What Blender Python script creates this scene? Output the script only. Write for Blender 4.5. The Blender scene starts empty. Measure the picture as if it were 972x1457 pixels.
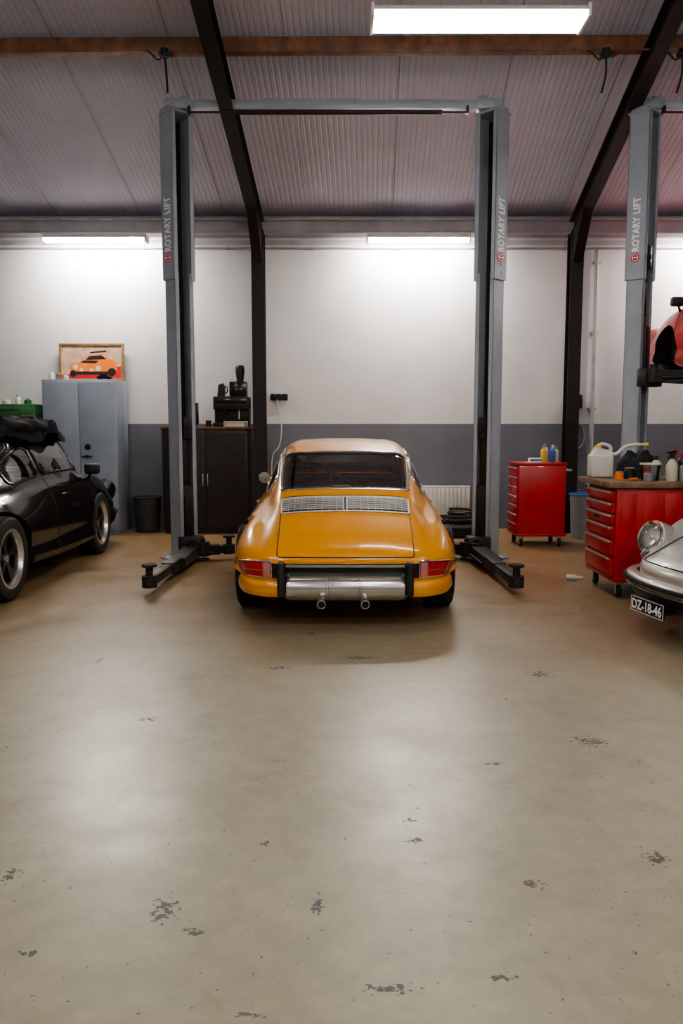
import bpy, bmesh, math, random
from mathutils import Vector, Matrix, noise as mnoise
random.seed(7)
V=Vector
SC=bpy.context.scene
COL=SC.collection
R=math.radians
try:
    SC.view_settings.view_transform='AgX'; SC.view_settings.look='AgX - Medium High Contrast'; SC.view_settings.exposure=0.55
except Exception as e: print('view',e)

# ------------------------------------------------------------------ materials
def new_mat(name):
    m=bpy.data.materials.new(name); m.use_nodes=True
    nt=m.node_tree; return m,nt,nt.nodes['Principled BSDF']
def mat(name,col,rough=.5,metal=0.,var=.12,nscale=6.,bump=0.,bscale=60.,coat=0.,rvar=.1,emit=None,estr=0.,spec=.5,col2=None):
    m,nt,p=new_mat(name); N=nt.nodes; L=nt.links
    tc=N.new('ShaderNodeTexCoord')
    n=N.new('ShaderNodeTexNoise'); n.inputs['Scale'].default_value=nscale; n.inputs['Detail'].default_value=5
    L.new(tc.outputs['Object'],n.inputs['Vector'])
    cr=N.new('ShaderNodeValToRGB')
    a=[max(0,c*(1-var)) for c in col]; b=[min(1,c*(1+var)) for c in (col2 or col)]
    cr.color_ramp.elements[0].position=.35; cr.color_ramp.elements[1].position=.65
    cr.color_ramp.elements[0].color=(*a,1); cr.color_ramp.elements[1].color=(*b,1)
    L.new(n.outputs['Fac'],cr.inputs['Fac']); L.new(cr.outputs['Color'],p.inputs['Base Color'])
    mr=N.new('ShaderNodeMapRange'); mr.inputs['To Min'].default_value=max(.02,rough*(1-rvar)); mr.inputs['To Max'].default_value=min(1,rough*(1+rvar))
    L.new(n.outputs['Fac'],mr.inputs['Value']); L.new(mr.outputs['Result'],p.inputs['Roughness'])
    p.inputs['Metallic'].default_value=metal
    p.inputs['Specular IOR Level'].default_value=spec
    p.inputs['Coat Weight'].default_value=coat; p.inputs['Coat Roughness'].default_value=.05
    if bump>0:
        n2=N.new('ShaderNodeTexNoise'); n2.inputs['Scale'].default_value=bscale; n2.inputs['Detail'].default_value=6
        L.new(tc.outputs['Object'],n2.inputs['Vector'])
        bp=N.new('ShaderNodeBump'); bp.inputs['Strength'].default_value=bump; bp.inputs['Distance'].default_value=.01
        L.new(n2.outputs['Fac'],bp.inputs['Height']); L.new(bp.outputs['Normal'],p.inputs['Normal'])
    if emit:
        p.inputs['Emission Color'].default_value=(*emit,1); p.inputs['Emission Strength'].default_value=estr
    return m
def glass_mat(name,tint,mixf=.12):
    m=bpy.data.materials.new(name); m.use_nodes=True; nt=m.node_tree; N=nt.nodes; L=nt.links
    N.remove(N['Principled BSDF']); out=N['Material Output']
    tr=N.new('ShaderNodeBsdfTransparent'); tr.inputs['Color'].default_value=(*tint,1)
    gl=N.new('ShaderNodeBsdfGlossy'); gl.inputs['Roughness'].default_value=.03
    fr=N.new('ShaderNodeFresnel'); fr.inputs['IOR'].default_value=1.5
    ad=N.new('ShaderNodeMath'); ad.operation='ADD'; ad.use_clamp=True; ad.inputs[1].default_value=mixf-.04
    mx=N.new('ShaderNodeMixShader')
    L.new(fr.outputs[0],ad.inputs[0]); L.new(ad.outputs[0],mx.inputs[0]); L.new(tr.outputs[0],mx.inputs[1]); L.new(gl.outputs[0],mx.inputs[2]); L.new(mx.outputs[0],out.inputs['Surface'])
    return m

M={}
M['yellow']=mat('yellow_paint',(.82,.335,.008),.24,0,.0,3,coat=.7,rvar=0)
M['black_paint']=mat('black_paint',(.004,.0035,.004),.22,0,.0,3,coat=.7,spec=.25,rvar=0)
M['silver_paint']=mat('silver_paint',(.50,.49,.47),.35,.4,.02,3,coat=.8,rvar=0)
M['red_paint']=mat('red_car_paint',(.38,.002,.006),.28,0,.0,3,coat=.5,rvar=0)
M['chrome']=mat('chrome',(.80,.79,.77),.14,1,.05)
M['grille']=mat('grille_aluminium',(.60,.59,.57),.40,.75,.05)
M['lip']=mat('polished_rim',(.78,.77,.75),.25,.9,.05)
M['alu']=mat('brushed_aluminium',(.62,.61,.59),.32,.9,.1,18,bump=.04)
M['muffler']=mat('stainless_muffler',(.66,.65,.63),.22,.95,.08,5)
M['rubber']=mat('rubber',(.014,.013,.012),.75,0,.3,20,bump=.2)
M['blackp']=mat('black_plastic',(.011,.011,.012),.45,0,.2,12)
M['blackgloss']=mat('black_gloss',(.009,.009,.010),.2,0,.2,12)
M['dark']=mat('dark_interior',(.10,.08,.065),.6,0,.3,9)
M['seatblack']=mat('seat_vinyl',(.014,.012,.011),.5,0,.2,9)
M['well']=mat('wheel_well',(.009,.008,.008),.9,0,.3,9)
M['redlens']=mat('red_lens',(.45,.003,.008),.15,0,.1,40,coat=.5)
M['amber']=mat('amber_lens',(.85,.16,.015),.15,0,.1,40,coat=1)
M['clearlens']=mat('clear_lens',(.62,.22,.24),.15,.1,.08,50,coat=.5)
M['reflector']=mat('headlight_reflector',(.86,.85,.82),.3,.45,.06,30)
M['liftgrey']=mat('lift_grey_paint',(.36,.40,.465),.40,.1,.06,5,bump=.05)
M['liftdark']=mat('lift_dark_channel',(.022,.020,.020),.55,.2,.35,9,bump=.1)
M['armblack']=mat('arm_black_paint',(.015,.014,.015),.45,.1,.3,12,bump=.1)
M['steel_dark']=mat('dark_brown_steel',(.014,.009,.008),.5,.1,.2,6,bump=.05)
M['wood']=mat('timber_beam',(.18,.080,.042),.6,0,.35,9,bump=.15)
M['woodtop']=mat('worktop_wood',(.18,.105,.055),.5,0,.4,11,bump=.2)
M['redbox']=mat('tool_cabinet_red',(.42,.0025,.006),.35,0,.08,5,coat=.25)
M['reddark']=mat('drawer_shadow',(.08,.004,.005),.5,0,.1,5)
M['cabgrey']=mat('cabinet_grey',(.35,.41,.50),.5,0,.05,4)
M['cabbrown']=mat('cabinet_dark_brown',(.022,.013,.010),.5,0,.2,7)
M['green']=mat('green_enamel',(.022,.13,.03),.4,0,.15,5)
M['white']=mat('white_enamel',(.78,.77,.74),.4,0,.04,5)
M['whitep']=mat('white_plastic',(.62,.61,.56),.35,0,.06,8)
M['cream']=mat('cream_plastic',(.58,.53,.42),.35,0,.08,8)
M['yellowp']=mat('yellow_plastic',(.80,.50,.04),.35,0,.08,8)
M['orangep']=mat('orange_plastic',(.80,.20,.03),.35,0,.08,8)
M['bluep']=mat('blue_plastic',(.04,.14,.38),.35,0,.08,8)
M['greyp']=mat('grey_plastic',(.20,.22,.24),.45,0,.1,8)
M['bingrey']=mat('bin_dark_grey',(.050,.052,.056),.5,0,.15,8)
M['redp']=mat('red_plastic',(.60,.015,.025),.35,0,.1,8)
M['paper']=mat('paper',(.72,.70,.66),.8,0,.05,8)
M['lettering']=mat('white_lettering',(.97,.97,.97),.6,0,.01,8,spec=.2)
M['gold']=mat('gilt_frame',(.28,.17,.07),.45,.3,.25,20,bump=.2)
M['canvas']=mat('canvas_tan',(.50,.33,.24),.8,0,.2,9)
M['cloth']=mat('black_cloth',(.014,.014,.017),.85,0,.35,10,bump=.5,bscale=30)
M['pipe']=mat('grey_pipe',(.42,.40,.40),.45,.1,.1,8)
M['trimgrey']=mat('purlin_grey',(.40,.385,.43),.55,0,.1,5)
M['diff']=mat('lamp_diffuser',(1,1,1),.3,0,0,5,emit=(1,.94,.86),estr=16)
M['tube']=mat('lamp_tube',(1,1,1),.3,0,0,5,emit=(1,.955,.88),estr=74)
M['tubefar']=mat('lamp_tube_far',(1,1,1),.3,0,0,5,emit=(1,.94,.85),estr=310)
M['glass']=glass_mat('window_glass',(.88,.90,.88),.22)
M['clearp']=glass_mat('clear_plastic',(.82,.86,.9),.16)
M['lens']=glass_mat('headlight_glass',(.95,.96,.97),.08)
M['plateblack']=mat('plate_black',(.008,.009,.018),.35,0,.1,8)

# ------------------------------------------------------------------ builder
class B:
    def __init__(s): s.bm=bmesh.new(); s.mi=0
    def _fin(s):
        for f in s.bm.faces:
            if not f.tag: f.material_index=s.mi; f.tag=True
    def m(s,i): s.mi=i; return s
    def box(s,a,b,bev=0.,rot=None,piv=None,seg=2):
        a=V(a);b=V(b); c=(a+b)/2; d=b-a
        vs=bmesh.ops.create_cube(s.bm,size=1)['verts']
        for v in vs: v.co=V((v.co.x*d.x,v.co.y*d.y,v.co.z*d.z))+c
        if rot is not None:
            piv=V(piv) if piv is not None else c
            for v in vs: v.co=rot@(v.co-piv)+piv
        if bev>0:
            es=list({e for v in vs for e in v.link_edges})
            bmesh.ops.bevel(s.bm,geom=es,offset=bev,segments=seg,affect='EDGES',profile=.5)
        s._fin(); return s
    def _frame(s,d):
        d=d.normalized(); u=V((0,0,1)) if abs(d.z)<.95 else V((1,0,0))
        x=u.cross(d).normalized(); y=d.cross(x); return x,y
    def cyl(s,p0,p1,r,r2=None,seg=24,cap=True):
        p0=V(p0);p1=V(p1); r2=r if r2 is None else r2
        x,y=s._frame(p1-p0); A=[];C=[]
        for i in range(seg):
            a=2*math.pi*i/seg; o=x*math.cos(a)+y*math.sin(a)
            A.append(s.bm.verts.new(p0+o*r)); C.append(s.bm.verts.new(p1+o*r2))
        for i in range(seg):
            j=(i+1)%seg; s.bm.faces.new((A[i],A[j],C[j],C[i]))
        if cap: s.bm.faces.new(A[::-1]); s.bm.faces.new(C)
        s._fin(); return s
    def lathe(s,prof,o,ax,seg=40,closed=False):
        o=V(o);ax=V(ax).normalized(); x,y=s._frame(ax); rings=[]
        for (r,h) in prof:
            if r<1e-5: rings.append([s.bm.verts.new(o+ax*h)]); continue
            rings.append([s.bm.verts.new(o+ax*h+(x*math.cos(2*math.pi*i/seg)+y*math.sin(2*math.pi*i/seg))*r) for i in range(seg)])
        n=len(rings); rng=range(n if closed else n-1)
        for k in rng:
            a=rings[k]; b=rings[(k+1)%n]
            for i in range(seg):
                j=(i+1)%seg
                if len(a)==1 and len(b)==1: continue
                if len(a)==1: s.bm.faces.new((a[0],b[j],b[i]))
                elif len(b)==1: s.bm.faces.new((a[i],a[j],b[0]))
                else: s.bm.faces.new((a[i],a[j],b[j],b[i]))
        s._fin(); return s
    def tube(s,pts,r,seg=8,closed=False,sx=1.):
        pts=[V(p) for p in pts]; n=len(pts); rings=[]; prev=None
        for k in range(n):
            if closed: d=pts[(k+1)%n]-pts[k-1]
            else: d=pts[min(k+1,n-1)]-pts[max(k-1,0)]
            if d.length<1e-9: d=V((0,0,1))
            d.normalize()
            if prev is None: x,y=s._frame(d)
            else:
                x=prev-d*prev.dot(d)
                if x.length<1e-6: x,_=s._frame(d)
                x.normalize(); y=d.cross(x)
            prev=x
            rr=r[k] if isinstance(r,(list,tuple)) else r
            rings.append([s.bm.verts.new(pts[k]+(x*math.cos(2*math.pi*i/seg)*sx+y*math.sin(2*math.pi*i/seg))*rr) for i in range(seg)])
        for k in range(n if closed else n-1):
            a=rings[k];b=rings[(k+1)%n]
            for i in range(seg):
                j=(i+1)%seg; s.bm.faces.new((a[i],a[j],b[j],b[i]))
        if not closed: s.bm.faces.new(rings[0][::-1]); s.bm.faces.new(rings[-1])
        s._fin(); return s
    def prism(s,pts,vec):
        vec=V(vec); a=[s.bm.verts.new(V(p)) for p in pts]; b=[s.bm.verts.new(V(p)+vec) for p in pts]; n=len(a)
        s.bm.faces.new(a); s.bm.faces.new(b[::-1])
        for i in range(n):
            j=(i+1)%n; s.bm.faces.new((a[i],b[i],b[j],a[j]))
        s._fin(); return s
    def sweep(s,path,prof):
        n=len(path); rings=[]
        path=[V(p) for p in path]
        for k in range(n):
            d=path[min(k+1,n-1)]-path[max(k-1,0)]; d.z=0; d.normalize()
            o=V((d.y,-d.x,0))
            rings.append([s.bm.verts.new(path[k]+o*a+V((0,0,z))) for a,z in prof])
        m=len(prof)
        for k in range(n-1):
            for i in range(m):
                j=(i+1)%m; s.bm.faces.new((rings[k][i],rings[k][j],rings[k+1][j],rings[k+1][i]))
        s.bm.faces.new(rings[0]); s.bm.faces.new(rings[-1][::-1])
        s._fin(); return s
    def grid(s,rows,closed=False):
        R_=[[s.bm.verts.new(V(p)) for p in r] for r in rows]
        for k in range(len(R_)-1):
            n=len(R_[k])
            for i in range(n if closed else n-1):
                j=(i+1)%n; s.bm.faces.new((R_[k][i],R_[k][j],R_[k+1][j],R_[k+1][i]))
        s._fin(); return s
    def sphere(s,c,r,sc=(1,1,1),seg=20):
        ret=bmesh.ops.create_uvsphere(s.bm,u_segments=seg,v_segments=max(8,seg//2),radius=r)
        for v in ret['verts']: v.co=V((v.co.x*sc[0],v.co.y*sc[1],v.co.z*sc[2]))+V(c)
        s._fin(); return s
    def text(s,txt,O,X,Y,length,height,ext=.001,bold=.02,space=1.):
        cu=bpy.data.curves.new('t','FONT'); cu.body=txt; cu.size=1; cu.offset=bold; cu.space_character=space
        ob=bpy.data.objects.new('t',cu); COL.objects.link(ob)
        dg=bpy.context.evaluated_depsgraph_get(); dg.update()
        me=ob.evaluated_get(dg).to_mesh()
        xs=[v.co.x for v in me.vertices]; ys=[v.co.y for v in me.vertices]
        x0,x1,y0,y1=min(xs),max(xs),min(ys),max(ys)
        X=V(X).normalized();Y=V(Y).normalized();Z=X.cross(Y); O=V(O)
        vs=[s.bm.verts.new(O+X*((v.co.x-x0)/(x1-x0)-.5)*length+Y*((v.co.y-y0)/(y1-y0)-.5)*height+Z*ext) for v in me.vertices]
        for p in me.polygons:
            try: s.bm.faces.new([vs[i] for i in p.vertices])
            except Exception: pass
        ob.evaluated_get(dg).to_mesh_clear(); bpy.data.objects.remove(ob); bpy.data.curves.remove(cu)
        s._fin(); return s
    def xf(s,mt):
        bmesh.ops.transform(s.bm,matrix=mt,verts=s.bm.verts)
        return s
    def obj(s,name,mats,parent=None,loc=(0,0,0),rot=(0,0,0),ang=38,recalc=True,**kw):
        if recalc: bmesh.ops.recalc_face_normals(s.bm,faces=s.bm.faces)
        me=bpy.data.meshes.new(name); s.bm.to_mesh(me); s.bm.free()
        if not isinstance(mats,(list,tuple)): mats=[mats]
        for m_ in mats: me.materials.append(M[m_] if isinstance(m_,str) else m_)
        for p in me.polygons: p.use_smooth=True
        me.set_sharp_from_angle(angle=R(ang))
        o=bpy.data.objects.new(name,me); COL.objects.link(o)
        o.location=loc; o.rotation_euler=rot
        if parent: o.parent=parent
        for k,v in kw.items(): o[k]=v
        return o
def thing(name,loc,rz=0,**kw):
    e=bpy.data.objects.new(name,None); e.empty_display_size=.1; COL.objects.link(e)
    e.location=loc; e.rotation_euler=(0,0,rz)
    for k,v in kw.items(): e[k]=v
    return e
def cosp(a,p): return max(0.,math.cos(a))**p

# ------------------------------------------------------------------ room
WY=10.75; XL=-7.5; XR=8.2; FY=-6.0; RY=.5
def zc(y): return 4.12+.322*(10.5-y) if y>=RY else 4.12+.322*(10.5-RY)-.322*(RY-y)

def floor_material():
    m,nt,p=new_mat('worn_screed'); N=nt.nodes; L=nt.links
    tc=N.new('ShaderNodeTexCoord')
    def nz(sc,det=6,rough=.6,vec=None):
        n=N.new('ShaderNodeTexNoise'); n.inputs['Scale'].default_value=sc; n.inputs['Detail'].default_value=det; n.inputs['Roughness'].default_value=rough
        L.new(vec or tc.outputs['Object'],n.inputs['Vector']); return n
    def ramp(src,p0,p1,c0,c1):
        r=N.new('ShaderNodeValToRGB'); r.color_ramp.elements[0].position=p0; r.color_ramp.elements[1].position=p1
        r.color_ramp.elements[0].color=(*c0,1); r.color_ramp.elements[1].color=(*c1,1); L.new(src,r.inputs[0]); return r
    def mth(op,a,b=None,clamp=False):
        q=N.new('ShaderNodeMath'); q.operation=op; q.use_clamp=clamp
        for i,x in enumerate((a,b)):
            if x is None: continue
            if isinstance(x,(int,float)): q.inputs[i].default_value=x
            else: L.new(x,q.inputs[i])
        return q.outputs[0]
    def mix(f,a,b,typ='MIX'):
        q=N.new('ShaderNodeMix'); q.data_type='RGBA'; q.blend_type=typ
        if isinstance(f,(int,float)): q.inputs[0].default_value=f
        else: L.new(f,q.inputs[0])
        for i,x in ((6,a),(7,b)):
            if isinstance(x,tuple): q.inputs[i].default_value=(*x,1)
            else: L.new(x,q.inputs[i])
        return q.outputs[2]
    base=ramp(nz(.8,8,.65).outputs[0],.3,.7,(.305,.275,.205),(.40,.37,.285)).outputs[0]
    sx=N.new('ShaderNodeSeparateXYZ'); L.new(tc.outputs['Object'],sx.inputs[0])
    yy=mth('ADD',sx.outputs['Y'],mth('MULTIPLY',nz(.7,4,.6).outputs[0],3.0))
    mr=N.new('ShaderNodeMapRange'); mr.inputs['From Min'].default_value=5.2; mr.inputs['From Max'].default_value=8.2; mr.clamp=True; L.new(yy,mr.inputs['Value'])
    base=mix(mth('MULTIPLY',mr.outputs[0],.85),base,(.28,.170,.070))  # amber towards the rear: warm reflected light put into the floor colour
    fine=ramp(nz(9,8,.7).outputs[0],.35,.7,(.84,.84,.84),(1.06,1.04,1.0)).outputs[0]
    c=mix(1.,base,fine,'MULTIPLY')
    st=ramp(nz(2.3,5,.6).outputs[0],.54,.70,(0,0,0),(1,1,1)).outputs[0]
    c=mix(mth('MULTIPLY',st,.28),c,(.20,.16,.11))
    marks=[(-.213,1.712,.045,.012),(.118,1.80,.075,.022),(-.50,2.12,.05,.07),(.241,2.50,.04,.02),(.236,2.63,.03,.02),(.574,2.247,.04,.03),(.996,2.386,.045,.05),(-1.01,2.29,.03,.05),
     (-1.42,4.54,.02,.10),(1.10,4.28,.08,.06),(.398,1.84,.04,.02),(-.81,1.93,.03,.015),(-.07,2.13,.025,.06),(1.08,3.33,.09,.07),(-.40,2.02,.04,.02),(.62,3.1,.05,.02),(-.25,2.48,.015,.02),(-.9,3.6,.06,.03),(.1,4.6,.12,.04),(-.35,4.4,.09,.03)]
    acc=None
    for (x,y,rx,ry) in marks:
        s=N.new('ShaderNodeVectorMath'); s.operation='SUBTRACT'; L.new(tc.outputs['Object'],s.inputs[0]); s.inputs[1].default_value=(x,y,0)
        k=N.new('ShaderNodeVectorMath'); k.operation='MULTIPLY'; L.new(s.outputs[0],k.inputs[0]); k.inputs[1].default_value=(1/rx,1/ry,0)
        l=N.new('ShaderNodeVectorMath'); l.operation='LENGTH'; L.new(k.outputs[0],l.inputs[0])
        v=mth('SUBTRACT',1.35,l.outputs['Value'],True)
        acc=v if acc is None else mth('MAXIMUM',acc,v)
    nn=nz(52,3,.6).outputs[0]
    mk=mth('ADD',mth('MULTIPLY',acc,.22),nn)
    mk=ramp(mk,.665,.72,(0,0,0),(1,1,1)).outputs[0]
    nn2=nz(24,4,.62).outputs[0]; region=nz(1.1,2,.5).outputs[0]
    sp=mth('ADD',nn2,mth('MULTIPLY',region,.25))
    sp=ramp(sp,.82,.855,(0,0,0),(1,1,1)).outputs[0]
    allm=mth('MAXIMUM',mk,mth('MULTIPLY',sp,.7))
    c=mix(mth('MULTIPLY',allm,.85),c,(.045,.043,.058))
    wv=N.new('ShaderNodeTexVoronoi'); wv.feature='DISTANCE_TO_EDGE'; wv.inputs['Scale'].default_value=.55
    dv=N.new('ShaderNodeVectorMath'); dv.operation='ADD'; L.new(tc.outputs['Object'],dv.inputs[0])
    nv=nz(3,4,.6); sc_=N.new('ShaderNodeVectorMath'); sc_.operation='SCALE'; sc_.inputs['Scale'].default_value=.25; L.new(nv.outputs['Color'],sc_.inputs[0]); L.new(sc_.outputs[0],dv.inputs[1]); L.new(dv.outputs[0],wv.inputs['Vector'])
    ck=ramp(wv.outputs['Distance'],0,.004,(1,1,1),(0,0,0)).outputs[0]
    c=mix(mth('MULTIPLY',mth('MULTIPLY',ck,st),.6),c,(.12,.09,.06))
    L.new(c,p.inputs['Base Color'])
    rr=ramp(nz(1.7,7,.65).outputs[0],.3,.7,(.27,.27,.27),(.45,.45,.45)).outputs[0]
    rr=mix(mth('MULTIPLY',allm,.6),rr,(.7,.7,.7))
    L.new(rr,p.inputs['Roughness'])
    p.inputs['Specular IOR Level'].default_value=.62
    bp=N.new('ShaderNodeBump'); bp.inputs['Strength'].default_value=.14; bp.inputs['Distance'].default_value=.01
    L.new(nz(4,8,.65).outputs[0],bp.inputs['Height']); L.new(bp.outputs[0],p.inputs['Normal'])
    return m
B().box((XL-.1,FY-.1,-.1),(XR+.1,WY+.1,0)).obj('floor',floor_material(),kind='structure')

def wall_material():
    m,nt,p=new_mat('two_tone_wall'); N=nt.nodes; L=nt.links
    tc=N.new('ShaderNodeTexCoord'); sp=N.new('ShaderNodeSeparateXYZ'); L.new(tc.outputs['Object'],sp.inputs[0])
    gt=N.new('ShaderNodeMath'); gt.operation='GREATER_THAN'; gt.inputs[1].default_value=1.416; L.new(sp.outputs['Z'],gt.inputs[0])
    n=N.new('ShaderNodeTexNoise'); n.inputs['Scale'].default_value=3; n.inputs['Detail'].default_value=8; L.new(tc.outputs['Object'],n.inputs['Vector'])
    def r(a,b):
        q=N.new('ShaderNodeValToRGB'); q.color_ramp.elements[0].color=(*a,1); q.color_ramp.elements[1].color=(*b,1); q.color_ramp.elements[0].position=.3;q.color_ramp.elements[1].position=.7
        L.new(n.outputs[0],q.inputs[0]); return q.outputs[0]
    mx=N.new('ShaderNodeMix'); mx.data_type='RGBA'; L.new(gt.outputs[0],mx.inputs[0])
    L.new(r((.140,.148,.178),(.160,.168,.200)),mx.inputs[6]); L.new(r((.66,.65,.67),(.72,.71,.73)),mx.inputs[7])
    L.new(mx.outputs[2],p.inputs['Base Color']); p.inputs['Roughness'].default_value=.6
    n2=N.new('ShaderNodeTexNoise'); n2.inputs['Scale'].default_value=45; L.new(tc.outputs['Object'],n2.inputs['Vector'])
    bp=N.new('ShaderNodeBump'); bp.inputs['Strength'].default_value=.15; bp.inputs['Distance'].default_value=.005; L.new(n2.outputs[0],bp.inputs['Height']); L.new(bp.outputs[0],p.inputs['Normal'])
    return m
WM=wall_material()
B().box((XL,WY,0),(XR,WY+.1,zc(WY))).obj('wall_back',WM,kind='structure')
B().box((XL,FY-.1,0),(XR,FY,zc(FY))).obj('wall_front',WM,kind='structure')
for nm,x in (('wall_left',XL-.1),('wall_right',XR)):
    B().prism([(x,FY,0),(x,WY,0),(x,WY,zc(WY)),(x,RY,zc(RY)),(x,FY,zc(FY))],(.1,0,0)).obj(nm,WM,kind='structure')
CM=mat('ribbed_ceiling_sheet',(.49,.485,.59),.5,.0,.06,1.2)
b=B(); pitch=.06; x=XL-.5; prof=[]
kk=0
while x<XR+.6:
    if kk%18==0: prof+= [(x,0),(x+.003,.018),(x+.009,.018),(x+.012,0)]
    prof+=[(x+.022,0),(x+.030,.005),(x+.042,.005),(x+.050,0)]
    x+=pitch; kk+=1
sk=.039
rows=[]
for y in (WY+.1,RY,FY-.1):
    rows.append([(px-sk*(10.3-y),y,zc(y)+pz) for px,pz in prof])
rows=[[(min(max(a,XL-.1),XR+.1),y_,z_) for a,y_,z_ in r] for r in rows]
b.grid(rows).obj('ceiling',CM,kind='structure',ang=20)
b=B(); b.box((XL,10.50,3.84),(XR,10.74,3.86)); b.box((XL,10.62,3.86),(XR,10.66,4.02)); b.box((XL,10.48,4.02),(XR,10.74,4.04)); b.box((XL,10.49,3.86),(XR,10.53,4.02))
b.obj('trim_1','trimgrey',kind='structure')
b=B(); b.box((XL,10.73,3.74),(XR,10.75,3.80),.003); b.obj('trim_2','trimgrey',kind='structure')
b=B()
b.box((XL+.02,7.74,4.815),(XR-.02,7.85,4.945),.004)
b.xf(Matrix.Translation((0,7.8,0))@Matrix.Rotation(R(-.6),4,'Z')@Matrix.Translation((0,-7.8,0)))
b.obj('timber_purlin','wood',label='brown timber beam under the ribbed ceiling',category='beam')
b=B(); b.tube([(XL+.1,10.445,4.0),(XR-.1,10.445,4.0)],.016,10)
for i in range(14): b.box((XL+.6+i*1.1,10.43,3.98),(XL+.63+i*1.1,10.49,4.02))
b.obj('conduit_pipe','pipe',label='grey conduit pipe along the eaves beam',category='pipe')
b=B(); b.tube([(XL+.1,10.70,3.70),(XR-.1,10.70,3.70)],.014,10)
for i in range(14): b.box((XL+.5+i*1.1,10.68,3.68),(XL+.53+i*1.1,10.745,3.72))
b.obj('conduit_pipe','pipe',label='thin grey conduit along the top of the white wall',category='pipe')

def frame(x):
    FY_=10.32
    t=thing('portal_frame',(x,FY_,0),label='dark brown steel portal frame against the rear wall',category='beam',group='steel portal frames')
    b=B(); w=.080
    b.box((-w,-.09,0),(w,-.075,3.80)); b.box((-w,.075,0),(w,.09,3.80)); b.box((-.008,-.08,0),(.008,.08,3.80))
    b.box((-w-.03,-.1,0),(w+.03,.1,.02))
    b.box((-w,-.10,3.35),(w,-.09,3.75),.002)
    for zz in (3.42,3.52,3.62,3.70):
        for xx in (-.05,.05): b.cyl((xx,-.115,zz),(xx,-.095,zz),.013,seg=6)
    b.obj('column','steel_dark',t)
    b=B()
    def pt(y,dz,dx): return (-sk*(10.3-y)+dx,y-FY_,zc(y)+dz)
    for (d0,d1,xa,xb) in ((-.195,-.18,-.07,.07),(-.40,-.385,-.07,.07),(-.39,-.185,-.008,.008)):
        y0=10.41;y1=RY+.1
        q=[pt(y0,d0,xa),pt(y0,d0,xb),pt(y0,d1,xb),pt(y0,d1,xa)]; r_=[pt(y1,d0,xa),pt(y1,d0,xb),pt(y1,d1,xb),pt(y1,d1,xa)]
        b.grid([q,r_],closed=True)
    b.prism([pt(10.24,-.39,-.06),pt(9.75,-.39,-.06),(-.06,-.09,3.40)],(.12,0,0))
    b.obj('rafter','steel_dark',t)
    return t
frame(-1.05); frame(2.95); frame(-5.10); frame(7.0)

# ------------------------------------------------------------------ lamps
def lamp(x,y,z,L,tubemat,kind=0,hang=None,w=.09):
    t=thing('fluorescent_lamp',(x,y,z),label='long white fluorescent batten lamp, switched on',category='lamp',group='fluorescent lamps')
    b=B(); h=L/2
    b.prism([(-h,-w*.55,.07),(-h,w*.55,.07),(-h,w,.02),(-h,w,.012),(-h,-w,.012),(-h,-w,.02)],(L,0,0))
    b.box((-h-.02,-w,-.03),(-h+.002,w,.06),.004); b.box((h-.002,-w,-.03),(h+.02,w,.06),.004)
    b.obj('housing','white',t)
    if kind==1:
        b=B(); b.box((-h+.004,-w*.92,-.022),(h-.004,w*.92,.011),.006); b.obj('diffuser','diff',t)
    else:
        for yy in ((-w*.5,w*.5) if kind==2 else (0,)):
            b=B(); b.cyl((-h+.03,yy,-.012),(h-.03,yy,-.012),.019,seg=14); b.obj('tube',tubemat,t)
    top=(zc(y)-z-.0) if hang is None else hang
    for xx in (-h*.75,h*.75):
        b=B(); b.tube([(xx,0,.07),(xx,0,top)],.004,6); b.obj('hanger','pipe',t)
    return t
lamp(-3.08,10.27,3.70,1.26,'tubefar',hang=.30)
lamp(.96,10.27,3.70,1.26,'tubefar',hang=.30)
lamp(5.0,10.27,3.70,1.26,'tubefar',hang=.30)
lamp(.965,5.95,4.21,1.48,'tube',1,w=.14)
for xx in (-3.1,.975,4.7):  # unseen lamp rows, added overhead and behind the camera to fill the room
    lamp(xx,1.6,4.6,1.50,'tube',2,w=.13)
    lamp(xx,-2.2,4.6,1.50,'tube',2,w=.13)

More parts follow.
